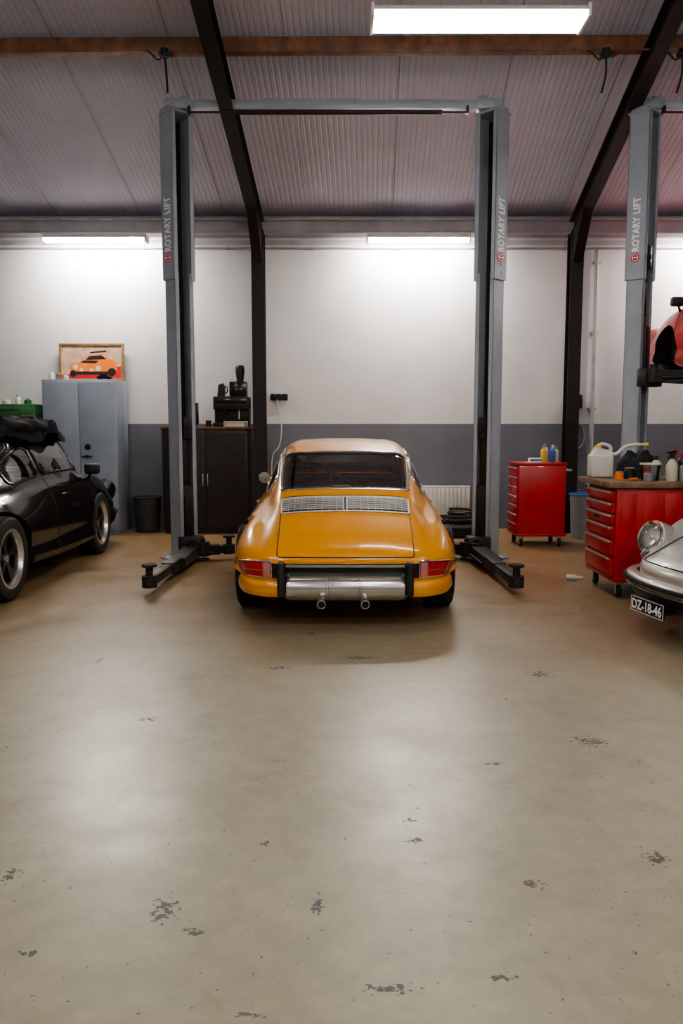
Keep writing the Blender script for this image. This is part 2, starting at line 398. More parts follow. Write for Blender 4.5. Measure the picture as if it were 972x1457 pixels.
# ------------------------------------------------------------------ car
def P(x,y,z): return V((x,y,z))
G=[
 [P(0,-.73,.335),P(.25,-.73,.335),P(.46,-.72,.335),P(.57,-.68,.335),P(.65,-.61,.335),P(.705,-.52,.335),P(.705,-.47,.325),P(.66,-.45,.31),P(0,-.42,.30)],
 [P(0,-.755,.485),P(.25,-.75,.485),P(.46,-.735,.483),P(.575,-.70,.48),P(.68,-.62,.47),P(.752,-.50,.44),P(.755,-.43,.385),P(.70,-.41,.32),P(0,-.40,.29)],
 [P(0,-.60,.61),P(.25,-.60,.607),P(.46,-.585,.592),P(.585,-.55,.572),P(.70,-.47,.56),P(.785,-.34,.49),P(.797,-.31,.39),P(.75,-.30,.32),P(0,-.28,.26)],
 [P(0,-.30,.735),P(.25,-.30,.73),P(.465,-.29,.712),P(.585,-.26,.668),P(.71,-.20,.645),P(.812,-.12,.52),P(.820,-.10,.38),P(.775,-.10,.27),P(0,-.10,.23)],
 [P(0,-.02,.835),P(.25,-.02,.832),P(.475,-.01,.812),P(.585,.02,.735),P(.72,.05,.675),P(.826,.05,.53),P(.826,.05,.38),P(.775,.05,.23),P(0,.05,.22)],
 [P(0,.08,.878),P(.27,.08,.876),P(.49,.09,.855),P(.605,.16,.758),P(.73,.18,.688),P(.828,.18,.53),P(.822,.18,.37),P(.77,.18,.22),P(0,.18,.21)],
 [P(0,.38,1.02),P(.28,.38,1.015),P(.51,.40,.985),P(.645,.45,.805),P(.735,.45,.705),P(.82,.45,.53),P(.815,.45,.36),P(.76,.45,.20),P(0,.45,.19)],
 [P(0,.68,1.145),P(.28,.68,1.14),P(.515,.71,1.10),P(.668,.76,.83),P(.74,.76,.725),P(.81,.76,.53),P(.805,.76,.35),P(.75,.76,.18),P(0,.76,.18)],
 [P(0,1.10,1.238),P(.28,1.10,1.230),P(.515,1.12,1.175),P(.68,1.12,.85),P(.742,1.12,.74),P(.80,1.12,.53),P(.797,1.12,.35),P(.75,1.12,.17),P(0,1.12,.17)],
 [P(0,1.48,1.258),P(.28,1.48,1.25),P(.515,1.48,1.195),P(.685,1.48,.855),P(.745,1.48,.745),P(.80,1.48,.53),P(.795,1.48,.35),P(.75,1.48,.17),P(0,1.48,.17)],
 [P(0,1.80,1.215),P(.28,1.80,1.208),P(.50,1.77,1.165),P(.68,1.80,.85),P(.745,1.80,.75),P(.80,1.80,.53),P(.795,1.80,.35),P(.75,1.80,.17),P(0,1.80,.17)],
 [P(0,2.24,.86),P(.30,2.21,.858),P(.53,2.10,.858),P(.65,2.03,.82),P(.735,2.05,.775),P(.80,2.05,.54),P(.795,2.05,.37),P(.75,2.05,.19),P(0,2.05,.18)],
 [P(0,2.55,.765),P(.27,2.54,.763),P(.44,2.52,.748),P(.55,2.48,.755),P(.68,2.42,.778),P(.79,2.35,.56),P(.79,2.35,.40),P(.745,2.35,.22),P(0,2.35,.2)],
 [P(0,2.86,.665),P(.26,2.85,.66),P(.41,2.82,.645),P(.50,2.78,.67),P(.635,2.74,.715),P(.76,2.66,.54),P(.765,2.66,.40),P(.72,2.66,.24),P(0,2.66,.22)],
 [P(0,3.12,.555),P(.25,3.10,.55),P(.39,3.06,.54),P(.48,3.01,.56),P(.59,2.96,.575),P(.715,2.88,.48),P(.73,2.86,.40),P(.69,2.86,.26),P(0,2.86,.24)],
 [P(0,3.27,.45),P(.24,3.25,.45),P(.38,3.21,.45),P(.48,3.15,.45),P(.58,3.08,.455),P(.67,3.0,.43),P(.69,2.96,.38),P(.66,2.95,.28),P(0,2.95,.26)],
 [P(0,3.26,.30),P(.22,3.24,.30),P(.36,3.20,.30),P(.46,3.14,.30),P(.55,3.07,.30),P(.63,3.0,.30),P(.65,2.98,.29),P(.62,2.97,.28),P(0,2.97,.27)],
]
NS=len(G);NT=9
def gp(i,j):
    i=min(max(i,0),NS-1); sg=1
    if j<0: j=-j; sg=-1
    if j>NT-1: j=2*(NT-1)-j; sg=-sg
    q=G[i][j]; return V((q.x*sg,q.y,q.z))
def crm(a,b,c,d,u):
    return .5*((2*b)+(c-a)*u+(2*a-5*b+4*c-d)*u*u+(3*b-a-3*c+d)*u*u*u)
def surf(s,t):
    sg=1
    if t<0: t=-t; sg=-1
    i=min(int(s),NS-2); u=s-i; j=min(int(t),NT-2); w=t-j
    rw=[crm(gp(i+k,j-1),gp(i+k,j),gp(i+k,j+1),gp(i+k,j+2),w) for k in (-1,0,1,2)]
    q=crm(*rw,u); return V((q.x*sg,q.y,q.z))
def nrm(s,t):
    e=.02
    a=surf(min(s+e,NS-1.001),t)-surf(max(s-e,0),t); c=surf(s,t+e)-surf(s,t-e)
    n=c.cross(a); n.normalize(); return n
def sp(s,t,off=0): return surf(s,t)+nrm(s,t)*off
def prow(s0,s1,t0,t1,rb,rt,b_):
    k=0
    if rb>0:
        if b_<rb: k=(rb-b_)/rb
        elif b_>1-rb: k=(b_-1+rb)/rb
    ins=rt*(1-math.sqrt(max(0,1-k*k)))
    return s0+(s1-s0)*b_, t0+ins, t1-ins
def patch_rows(s0,s1,t0,t1,off,rb=.15,rt=.15,n=20,m=24):
    rows=[]
    for j in range(n+1):
        b_=(1-math.cos(math.pi*j/n))/2
        s,ta,tb=prow(s0,s1,t0,t1,rb,rt,b_)
        rows.append([sp(s,ta+(tb-ta)*i/m,off) for i in range(m+1)])
    return rows
def outline(rows):
    r=[p for p in rows[0]]+[q[-1] for q in rows[1:]]+[p for p in rows[-1][::-1]][1:]+[q[0] for q in rows[-2:0:-1]]
    out=[r[0]]
    for p in r[1:]:
        if (p-out[-1]).length>.004: out.append(p)
    if (out[0]-out[-1]).length<.004: out.pop()
    return out
WIN={'rear':(5.12,6.98,-1.95,1.95,.14,.20),'front':(10.12,10.9,-1.93,1.93,.14,.2),
     'qr':(5.9,7.50,2.14,2.9,.16,.2),'dr':(7.68,10.35,2.14,2.9,.10,.15)}
def in_win(s,t):
    at=abs(t)
    for k,(s0,s1,t0,t1,rb,rt) in WIN.items():
        tt=t if t0<0 else at
        b_=(s-s0)/(s1-s0)
        if 0.02<b_<.98:
            _,ta,tb=prow(s0,s1,t0,t1,rb,rt,b_)
            if ta+.03<tt<tb-.03: return True
    return False
_bodycache={}
def body_mesh():
    if 'me' in _bodycache: return _bodycache['me'].copy()
    K=7; ns=(NS-1)*K; half=(NT-1)*K
    bm=bmesh.new(); rings=[]
    for i in range(ns+1):
        s=i/K; s=min(s,NS-1-1e-6); ring=[]
        for j in range(2*half):
            t=j/K if j<=half else -(2*half-j)/K
            if j==half: t=NT-1-1e-6
            ring.append(bm.verts.new(surf(s,t)))
        rings.append(ring)
    n=2*half
    for i in range(ns):
        for j in range(n):
            f=bm.faces.new((rings[i][j],rings[i][(j+1)%n],rings[i+1][(j+1)%n],rings[i+1][j]))
            sm=(i+.5)/K; tm=(j+.5)/K if j<half else -(2*half-j-.5)/K
            f.material_index=1 if in_win(sm,tm) else 0
    bm.faces.new(rings[0][::-1]).material_index=2; bm.faces.new(rings[-1]).material_index=2
    bmesh.ops.recalc_face_normals(bm,faces=bm.faces)
    me=bpy.data.meshes.new('body'); bm.to_mesh(me); bm.free()
    for k in ('blackp','glass','well'): me.materials.append(M[k])
    ob=bpy.data.objects.new('tmpbody',me); COL.objects.link(ob); cut=[]
    for yy in (0,2.25):
        for sg in (-1,1):
            c=B(); c.mi=2
            c.cyl((sg*.50,yy,.31),(sg*1.1,yy,.31),.345,seg=64)
            co=c.obj('cut',['blackp','glass','well']); cut.append(co)
            md=ob.modifiers.new('b','BOOLEAN'); md.object=co; md.operation='DIFFERENCE'; md.solver='EXACT'
            try: md.material_mode='INDEX'
            except Exception: pass
    dg=bpy.context.evaluated_depsgraph_get(); dg.update()
    me2=bpy.data.meshes.new_from_object(ob.evaluated_get(dg))
    bpy.data.objects.remove(ob)
    for c in cut: bpy.data.objects.remove(c)
    bm=bmesh.new(); bm.from_mesh(me2)
    bmesh.ops.delete(bm,geom=[f for f in bm.faces if f.material_index==1],context='FACES')
    bm.to_mesh(me2); bm.free()
    _bodycache['me']=me2
    return me2.copy()
def wheel(parent,x,y,z,side,w=.19,r=.31,lip='lip',spoke='alu'):
    b=B(); o=(x,y,z); ax=(side,0,0)
    R0=r*.68
    b.lathe([(R0*.90,-w*.45),(R0*1.03,-w*.5),(R0*1.03,w*.46),(R0*1.05,w*.52),(R0*.95,w*.52),(R0*.90,w*.40),(R0*.88,w*.30)],o,ax,48,closed=True)
    b.m(1)
    b.lathe([(R0*.89,w*.30),(R0*.86,-.0),(R0*.3,-.02),(0,-.02)],o,ax,48)
    for k in range(5):
        a=2*math.pi*k/5+.3
        def q(rad,ang,h): return V((x+side*h,y+math.cos(ang)*rad,z+math.sin(ang)*rad))
        pts=[q(.035,a-.7,w*.30),q(R0*.55,a-.22,w*.26),q(R0*.88,a-.30,w*.33),q(R0*.88,a+.30,w*.33),q(R0*.55,a+.22,w*.26),q(.035,a+.7,w*.30)]
        b.prism(pts,(-side*.03,0,0))
    b.m(0); b.cyl((x+side*w*.1,y,z),(x+side*w*.34,y,z),.032,.028,20)
    wh=b.obj('wheel',[lip,spoke],parent)
    b=B()
    b.lathe([(R0*1.02,-w*.5),(r*.80,-w*.56),(r*.94,-w*.53),(r*.985,-w*.43),(r,-w*.3),(r,w*.3),(r*.985,w*.43),(r*.94,w*.53),(r*.80,w*.56),(R0*1.02,w*.5)],o,ax,64)
    for k in range(60):
        a=2*math.pi*k/60; c=V((x,y+math.cos(a)*(r-.003),z+math.sin(a)*(r-.003)))
        rt=Matrix.Rotation(a,3,'X')
        for xx in (-.36,-.12,.12,.36):
            b.box(c+V((w*(xx-.09),-.004,-.010)),c+V((w*(xx+.09),.004,.010)),rot=rt)
    b.obj('tire','rubber',wh)
def smooth_path(pts,n=6):
    pts=[V(p) for p in pts]; out=[]
    for i in range(len(pts)-1):
        a=pts[max(i-1,0)];b_=pts[i];c=pts[i+1];d=pts[min(i+2,len(pts)-1)]
        for k in range(n): out.append(crm(a,b_,c,d,k/n))
    out.append(pts[-1]); return out
def car(loc,rz,scale,paint,label,trim='chrome',rear=True,front=True,wheels=True,lip='lip',spoke='alu',mirrors=(1,-1)):
    T=thing('car',loc,rz,label=label,category='car'); T.scale=(scale,)*3
    me=body_mesh(); me.materials[0]=M[paint]; me.materials[1]=M['dark']
    for p in me.polygons: p.use_smooth=True
    me.set_sharp_from_angle(angle=R(40)); me.name='body'
    bo=bpy.data.objects.new('body',me); COL.objects.link(bo); bo.parent=T
    for k,nm in (('rear','rear_window'),('front','windshield')):
        w=WIN[k]; rows=patch_rows(w[0],w[1],w[2],w[3],.002,w[4],w[5])
        g=B().grid(rows).obj(nm,'glass',T)
        b=B(); b.tube(outline(rows),.011,8,True); b.obj('seal','blackp',g)
        rows=patch_rows(w[0]-.06,w[1]+.06,w[2]-.06,w[3]+.06,.006,w[4],w[5])
        b=B(); b.tube(outline(rows),.0095,8,True); b.obj('window_trim',trim,g)
    for sg in (1,-1):
        for k,nm in (('qr','quarter_window'),('dr','side_window')):
            w=WIN[k]; t0,t1=(w[2],w[3]) if sg>0 else (-w[3],-w[2])
            rows=patch_rows(w[0],w[1],t0,t1,.002,w[4],w[5],16,8)
            g=B().grid(rows).obj(nm,'glass',T)
            b=B(); b.tube(outline(rows),.011,8,True); b.obj('window_trim',trim,g)
    b=B(); K=6
    for sidx in range(int(4.9*K),int(11.2*K)):
        for j in range(-int(4.4*K),int(4.4*K)):
            s0,s1=sidx/K,(sidx+1)/K; t0,t1=j/K,(j+1)/K
            if in_win((s0+s1)/2,(t0+t1)/2) or any(in_win(a,c) for a in (s0,s1) for c in (t0,t1)): continue
            b.bm.faces.new([b.bm.verts.new(sp(a,c,-.012)) for a,c in ((s0,t0),(s1,t0),(s1,t1),(s0,t1))])
    b._fin(); b.box((-.62,.0,.30),(.62,2.15,.34)); b.box((-.60,.05,.34),(.60,.42,.74),.04)
    b.box((-.62,2.0,.34),(.62,2.12,.78),.04)
    b.obj('interior_lining','dark',T,recalc=False)
    for sx in (-.30,.30):
        b=B(); b.box((sx-.22,.86,.32),(sx+.22,1.38,.52),.06,seg=3)
        b.box((sx-.21,.80,.45),(sx+.21,.92,.89),.055,rot=Matrix.Rotation(R(10),3,'X'),seg=3)
        b.obj('seat','seatblack',T)
    b=B(); b.tube([(-.20,.62,1.06),(.40,.58,.66)],.014,10); b.tube([(-.50,.60,.62),(-.46,.66,1.04),(.46,.66,1.04),(.50,.60,.62)],.016,10)
    b.obj('roll_bar','seatblack',T)
    b=B(); c=V((-.32,1.78,.83)); pts=[]
    for k in range(28):
        a=2*math.pi*k/28; pts.append(c+V((math.cos(a)*.19,math.sin(a)*.19*.25,math.sin(a)*.19*.97)))
    b.tube(pts,.012,8,True)
    for a in (0,math.pi/2,math.pi,math.pi*1.5): b.tube([c,c+V((math.cos(a)*.19,math.sin(a)*.05,math.sin(a)*.185))],.008,6)
    b.cyl(c,c+V((0,.22,-.06)),.02); b.obj('steering_wheel','blackp',T)
    b=B(); b.box((-.09,1.60,1.105),(.09,1.62,1.155),.008); b.cyl((0,1.62,1.13),(0,1.68,1.20),.006,seg=8); b.obj('interior_mirror','blackp',T)
    if wheels:
        for yy in (0,2.25):
            for sg in (1,-1): wheel(T,sg*(.705 if yy==0 else .69),yy,.311,sg,lip=lip,spoke=spoke)
    else:
        for yy in (0,2.25):
            for sg in (1,-1):
                b=B(); b.cyl((sg*.54,yy,.33),(sg*.60,yy,.33),.14,seg=32); b.cyl((sg*.60,yy,.33),(sg*.66,yy,.33),.06,seg=24); b.obj('brake_disc','rubber',T)
    def ribbon(pts,r,nm,mt,par=T):
        b=B(); b.tube(pts,r,6); return b.obj(nm,mt,par)
    for sg in (1,-1):
        path=[sp(7.62,sg*t,.0) for t in [3.0+.1*i for i in range(36)]]+[sp(s,sg*6.6,0) for s in [7.7+.1*i for i in range(31)]]+[sp(10.75,sg*t,0) for t in [6.6-.1*i for i in range(36)]]
        ribbon(path,.0032,'door_seam','blackp')
        b=B(); b.tube([sp(8.1,sg*4.3,.004),sp(8.15,sg*4.3,.03),sp(8.5,sg*4.3,.03),sp(8.55,sg*4.3,.004)],.009,8); b.obj('door_handle',trim,T)
        if sg not in mirrors: continue
        c=V((sg*.80,1.93,.865))
        b=B()
        if trim=='chrome': b.lathe([(0,.035),(.03,.03),(.05,.012),(.058,-.012),(.052,-.018),(0,-.016)],c,(0,1,0),24)
        else: b.box(c+V((-.07,-.03,-.045)),c+V((.07,.05,.055)),.022,seg=3)
        b.cyl(c+V((-sg*.01,.01,-.03)),V((sg*.745,1.99,.775)),.010,.016,10); b.obj('side_mirror',trim if trim=='chrome' else 'blackp',T)
    if rear:
        rows=patch_rows(1.03,4.12,-2.02,2.02,.004,.05,.12,36,24)
        lid=B().grid(rows).obj('engine_lid',paint,T)
        b=B(); b.tube(outline(rows),.0036,6,True); b.obj('lid_gap','blackp',lid)
        rows=patch_rows(3.10,3.94,-1.99,1.99,.007,.12,.1)
        b=B(); b.grid(rows); g=b.obj('engine_grille','blackp',lid)
        b=B(); b.tube(outline(patch_rows(3.10,3.94,-1.99,1.99,.010,.12,.1)),.0065,8,True)
        for k in range(7):
            s=3.17+.70*(k+.5)/7
            for ta,tb in ((-1.95,-.03),(.03,1.95)):
                b.tube([sp(s,ta+(tb-ta)*i/16,.014) for i in range(17)],.0058,6)
        for tt in (-.05,.05): b.tube([sp(3.12+.8*i/10,tt,.016) for i in range(11)],.005,6)
        for k in range(1,9):
            for sg in (-1,1): b.tube([sp(3.12+.8*i/10,sg*(.04+k*.21),.014) for i in range(11)],.0022,5)
        b.obj('grille_slats','grille',g)
        rows=patch_rows(.0,.76,-2.3,2.3,.004,.02,.02); b=B().grid(rows).obj('rear_panel','blackp',T)
        b=B(); b.box((-.40,-.80,.428),(.40,-.73,.440),.004); b.obj('license_lamp_bar','greyp',T)
        for sg in (1,-1):
            def pr(s0,s1,t0,t1,off,rb=.12,rt=.1,n=10,m=14):
                if sg<0: t0,t1=-t1,-t0
                return patch_rows(s0,s1,t0,t1,off,rb,rt,n,m)
            A_,B_=.17,.86
            rows=pr(A_,B_,2.26,4.97,.010)
            tl=B().grid(rows).obj('taillight','redlens',T)
            B().grid(pr(A_+.05,B_-.05,2.80,4.30,.018)).obj('red_lens','redlens',tl)
            B().grid(pr(A_+.05,B_-.05,4.34,4.92,.018)).obj('amber_lens','redlens',tl)
            B().grid(pr(A_+.05,B_-.05,2.32,2.76,.018)).obj('reverse_lens','clearlens',tl)
            b=B(); b.tube(outline(pr(A_,B_,2.26,4.97,.014)),.0052,8,True)
            b.tube([sp(.51,sg*(2.3+2.62*i/12),.020) for i in range(13)],.0016,6)
            for tt in (2.78,4.32): b.tube([sp(A_+.04+(B_-A_-.08)*i/5,sg*tt,.020) for i in range(6)],.0018,6)
            b.obj('light_bezel','chrome',tl)
            path=smooth_path([(sg*.43,-.775,0),(sg*.53,-.76,0),(sg*.61,-.705,0),(sg*.675,-.62,0),(sg*.712,-.52,0),(sg*.722,-.45,0)])
            if sg<0: path=path[::-1]
            b=B(); b.sweep(path,[(0,.222),(.020,.228),(.034,.25),(.038,.29),(.032,.318),(.018,.335),(-.05,.345),(-.06,.222)]); b.obj('bumper_corner',paint,T)
            b=B(); b.box((sg*.43-.024,-.85,.235),(sg*.43+.024,-.765,.47),.018,seg=3); b.box((sg*.43-.018,-.78,.40),(sg*.43+.018,-.71,.46),.005); b.obj('bumper_guard','blackp',T)
        b=B()
        b.lathe([(0,-.412),(.05,-.412),(.082,-.397),(.089,-.37),(.089,.37),(.082,.397),(.05,.412),(0,.412)],(0,-.74,.284),(1,0,0),56)
        b.sweep([(-.39,-.72,0),(-.375,-.745,0),(.375,-.745,0),(.39,-.72,0)],[(0,.345),(.05,.35),(.058,.366),(.03,.392),(-.02,.402),(-.02,.345)])
        for xx in (-.12,-.10,.085,.105): b.lathe([(.0905,-.008),(.0935,-.006),(.0935,.006),(.0905,.008)],(xx,-.74,.284),(1,0,0),56)
        mf=b.obj('muffler','muffler',T)
        for sg in (1,-1):
            b=B(); b.tube([(sg*.30,-.68,.22),(sg*.40,-.60,.2),(sg*.46,-.45,.22),(sg*.47,-.2,.26)],.028,12); b.obj('exhaust_header','alu',T)
            xx=.13 if sg>0 else -.16
            b=B(); b.tube([(xx,-.76,.215),(xx,-.80,.198),(xx,-.835,.195)],.022,16)
            b.lathe([(.024,0),(.029,.0),(.029,.055),(.024,.055),(.024,.01)],(xx,-.83,.197),(0,-1,-.02),24,closed=True)
            b.m(1); b.cyl((xx,-.85,.197),(xx,-.872,.197),.0238,seg=24)
            b.obj('tailpipe',['chrome','well'],mf)
        b=B(); b.box((-.30,-.62,.20),(.30,-.05,.36),.04); b.cyl((-.2,-.4,.20),(.2,-.4,.20),.07); b.obj('engine','blackp',T)
    if front:
        for sg in (1,-1):
            c=V((sg*.60,2.985,.590)); ax=V((-sg*.12,.95,.30))
            b=B(); b.lathe([(.108,-.26),(.119,-.12),(.125,-.02),(.123,.012),(.110,.024),(.100,.012)],c,ax,40); hl=b.obj('headlight',paint,T)
            b=B(); b.lathe([(.108,.014),(.118,.022),(.114,.036),(.100,.032)],c,ax,40,closed=True); b.obj('headlight_ring','chrome',hl)
            b=B(); b.lathe([(.102,.024),(.088,.042),(.058,.057),(.02,.064),(0,.065)],c,ax,40); b.obj('headlight_lens','lens',hl)
            b=B(); b.lathe([(.102,.020),(.085,.008),(.05,-.005),(0,-.010)],c,ax,40); b.sphere(c+ax*.012,.018); b.obj('reflector','reflector',hl)
            t0,t1=(3.9,4.9) if sg>0 else (-4.9,-3.9)
            rows=patch_rows(14.45,14.9,t0,t1,.012,.2,.15,8,10)
            tl=B().grid(rows).obj('turn_signal','amber',T)
            B().tube(outline(rows),.006,6,True).obj('signal_bezel','chrome',tl)
            rows=patch_rows(14.45,14.9,2.9 if sg>0 else -3.7,3.7 if sg>0 else -2.9,.008,.2,.1,8,10)
            B().grid(rows).obj('horn_grille','blackp',T)
        path=smooth_path([(-.735,2.78,0),(-.72,2.92,0),(-.66,3.08,0),(-.50,3.22,0),(-.25,3.295,0),(0,3.315,0),(.25,3.295,0),(.50,3.22,0),(.66,3.08,0),(.72,2.92,0),(.735,2.78,0)],5)[::-1]
        b=B(); b.sweep(path,[(-.04,.325),(.012,.328),(.022,.342),(.024,.362),(.018,.382),(.004,.392),(-.05,.394)]); fb=b.obj('front_bumper',paint,T)
        b=B(); b.sweep(path,[(.018,.342),(.038,.346),(.042,.358),(.038,.370),(.018,.374)]); b.obj('rubber_strip','blackp',fb)
        b=B(); b.sweep(path,[(.004,.312),(.022,.316),(.022,.324),(.0,.327)]); b.obj('bumper_edge','chrome',fb)
        b=B(); b.sweep(path,[(-.10,.20),(-.05,.21),(-.02,.26),(-.015,.32),(-.06,.32)]); b.obj('front_valance','blackp',T)
        rows=patch_rows(11.35,14.75,-2.0,2.0,.003,.05,.12,36,20)
        b=B(); b.tube(outline(rows),.0036,6,True); b.obj('hood_gap','blackp',T)
    return T
car((.027,6.04,0),0,1.0,'yellow','glossy yellow-orange classic coupe seen from behind, between lift posts',spoke='blackp',mirrors=(-1,))
blk=car((-3.45,6.18,0),0,1.075,'black_paint','glossy black classic sports car with cloth heaped on its roof',trim='blackgloss',spoke='blackp')
SA=R(102.0); hx,hy=-math.sin(SA),math.cos(SA)
slv=car((1.92-hx*3.385,4.87-hy*3.385,0),SA,1.0,'silver_paint','silver classic sports car with black license plate beside workbench')
PX=.03
b=B(); b.box((PX-.175,3.375,.188),(PX+.175,3.387,.286),.004); b.box((PX-.13,3.27,.21),(PX+.13,3.376,.27)); pl=b.obj('license_plate','plateblack',slv)
b=B(); b.text('DZ-18-46',(PX,3.389,.237),(-1,0,0),(0,0,1),.315,.066,bold=.03)
b.obj('plate_lettering','lettering',pl,recalc=False)
b=B()
for a,c in (((-.172,3.3865,.190),(.172,3.3885,.193)),((-.172,3.3865,.281),(.172,3.3885,.284)),((-.172,3.3865,.190),(-.169,3.3885,.284)),((.169,3.3865,.190),(.172,3.3885,.284))): b.box((a[0]+PX,a[1],a[2]),(c[0]+PX,c[1],c[2]))
b.obj('plate_border','lettering',pl)
red=car((4.47,6.95,1.86),0,1.0,'red_paint','red classic sports car without wheels raised on a lift',wheels=False,trim='blackgloss')

# cloth heap on black car
b=B(); rows=[]
cx,cy,cz=-3.38,7.62,1.39
for i in range(36):
    ph=math.pi/2*i/35; row=[]
    for j in range(110):
        a=2*math.pi*j/110
        rx=.68;ry=.56
        k=math.sin(ph)**.75
        q=V((cx+rx*k*math.cos(a),cy+ry*k*math.sin(a),0))
        n_=mnoise.noise(V((q.x*5,q.y*5,.3)))+1.1*(.35-abs(mnoise.noise(V((q.x*8,q.y*8,2.)))))+.4*(.3-abs(mnoise.noise(V((q.x*19,q.y*19,4.)))))
        zz=cz-.17+.20*cosp(ph,.5)+.085*n_*(.7+k*.6)
        rr=1+.14*mnoise.noise(V((math.cos(a)*4,math.sin(a)*4,ph*3)))+.05*mnoise.noise(V((math.cos(a)*11,math.sin(a)*11,ph*6)))
        q=V((cx+(q.x-cx)*rr,cy+(q.y-cy)*rr,zz)); row.append(q)
    rows.append(row)
b.grid(rows,closed=True).obj('car_cover','cloth',label='crumpled black cloth cover heaped on the black car roof',category='car cover',ang=60)

# ------------------------------------------------------------------ lifts
TH=R(-45)
def column(T,x,side,cz,th_=.110):
    W=.235; D=.195
    def place(b):
        b.xf(Matrix.Rotation(TH,4,'Z'))
        if side>0: b.xf(Matrix.Scale(-1,4,(1,0,0)))
        b.xf(Matrix.Translation((x,0,0)))
        return b
    def chan(b,w,d,z0,z1,t=.008,lip=.045):
        h=d/2
        b.box((-h,-w/2,z0),(-h+t,w/2,z1)); b.box((-h,-w/2,z0),(h,-w/2+t,z1)); b.box((-h,w/2-t,z0),(h,w/2,z1))
        b.box((h-t,-w/2,z0),(h,-w/2+lip,z1)); b.box((h-t,w/2-lip,z0),(h,w/2,z1))
    b=B(); chan(b,W-.02,D-.02,.02,2.9)
    b.box((-.2,-.17,0),(.2,.17,.02),.004)
    for a,c in ((-.16,-.13),(-.16,.13),(.16,-.13),(.16,.13)): b.cyl((a,c,.015),(a,c,.05),.016,seg=6)
    col=place(b).obj('column','liftgrey',T)
    b=B(); chan(b,W+.012,D+.012,2.83,4.42)
    b.box((-.12,-.13,4.42),(.12,.13,4.44)); b.box((-.10,-.12,4.44),(.07,.12,4.48),.006)
    for zz in (2.9,2.98,4.1,4.25,4.36):
        for yy in (-1,1): b.cyl((-.02,yy*.120,zz),(-.02,yy*.130,zz),.010,seg=6)
    place(b).obj('column_extension','liftgrey',col)
    b=B(); b.box((-.078,-.09,.03),(-.065,.09,4.40)); b.tube([(-.03,-.03,.1),(-.03,-.03,4.38)],.006,6); b.tube([(-.04,.04,.1),(-.04,.04,4.38)],.010,6)
    b.box((-.06,-.02,cz+.5),(-.02,.02,4.36),.003)
    place(b).obj('channel_lining','liftdark',col)
    b=B(); b.box((-.05,-.08,cz),(.085,.08,cz+.72),.008); b.box((.07,-.05,cz+.1),(.11,.05,cz+.62),.006)
    b.box((.06,-.045,cz+1.2),(.10,.045,cz+1.42),.006); b.box((-.02,-.04,cz+.7),(.06,.04,cz+1.3),.004)
    b.cyl((.08,.0,cz+1.3),(.115,.0,cz+1.3),.02,seg=12)
    place(b).obj('carriage','armblack',T)
    N=V((math.sin(TH),-math.cos(TH),0))
    ctr=N*((W+.012)/2+.001)
    if side>0: N.x*=-1; ctr.x*=-1
    ctr.x+=x
    Z=V((0,0,1)); Y=N.cross(Z)
    b=B(); b.text('ROTARY LIFT',ctr+V((0,0,3.36)),Z,Y,.52,th_,bold=.045,space=1.12)
    b.obj('lettering','lettering',col,recalc=False)
    b=B(); c0=ctr+V((0,0,3.04))
    sx_=th_/.110
    def disc(r,off,sx=1):
        b.bm.faces.new([b.bm.verts.new(c0+N*off+Y*math.cos(2*math.pi*i/28)*r*1.45*sx_+Z*math.sin(2*math.pi*i/28)*r) for i in range(28)]); b._fin()
    b.m(0); disc(.044,.002); b.m(1); disc(.034,.003); b.m(0); disc(.027,.004); b.m(1)
    q=[c0+N*.005+Y*a*sx_+Z*c for a,c in ((-.046,-.004),(.046,-.004),(.046,.005),(-.046,.005))]; b.bm.faces.new([b.bm.verts.new(p) for p in q]); b._fin()
    b.obj('emblem',['redp','lettering'],col,recalc=False)
    return col
def arm(T,p0,p1,z,padz):
    p0=V((*p0,z));p1=V((*p1,z)); d=(p1-p0); L=d.length; ang=math.atan2(d.y,d.x)
    b=B()
    b.cyl((0,0,-.058),(0,0,.085),.075,seg=28); b.cyl((0,0,.085),(0,0,.12),.03,seg=16)
    b.prism([(0,-.075,-.055),(L*.45,-.06,-.045),(L*.45,-.06,.045),(0,-.075,.06)],(0,.15,0))
    b.box((L*.2,-.058,-.05),(L*.62,.058,.05),.006)
    b.box((L*.5,-.046,-.038),(L-.05,.046,.038),.005)
    b.tube([(.05,-.085,-.02),(L*.4,-.08,-.02)],.012,8)
    m4=Matrix.Translation(p0)@Matrix.Rotation(ang,4,'Z')
    b.xf(m4); a=b.obj('arm','armblack',T)
    b=B(); b.cyl((L,0,-.05),(L,0,.045),.062,seg=28); b.cyl((L,0,.045),(L,0,padz-.02),.03,seg=20); b.cyl((L,0,padz-.02),(L,0,padz),.062,seg=28)
    b.xf(m4); b.obj('arm_pad','rubber',a)
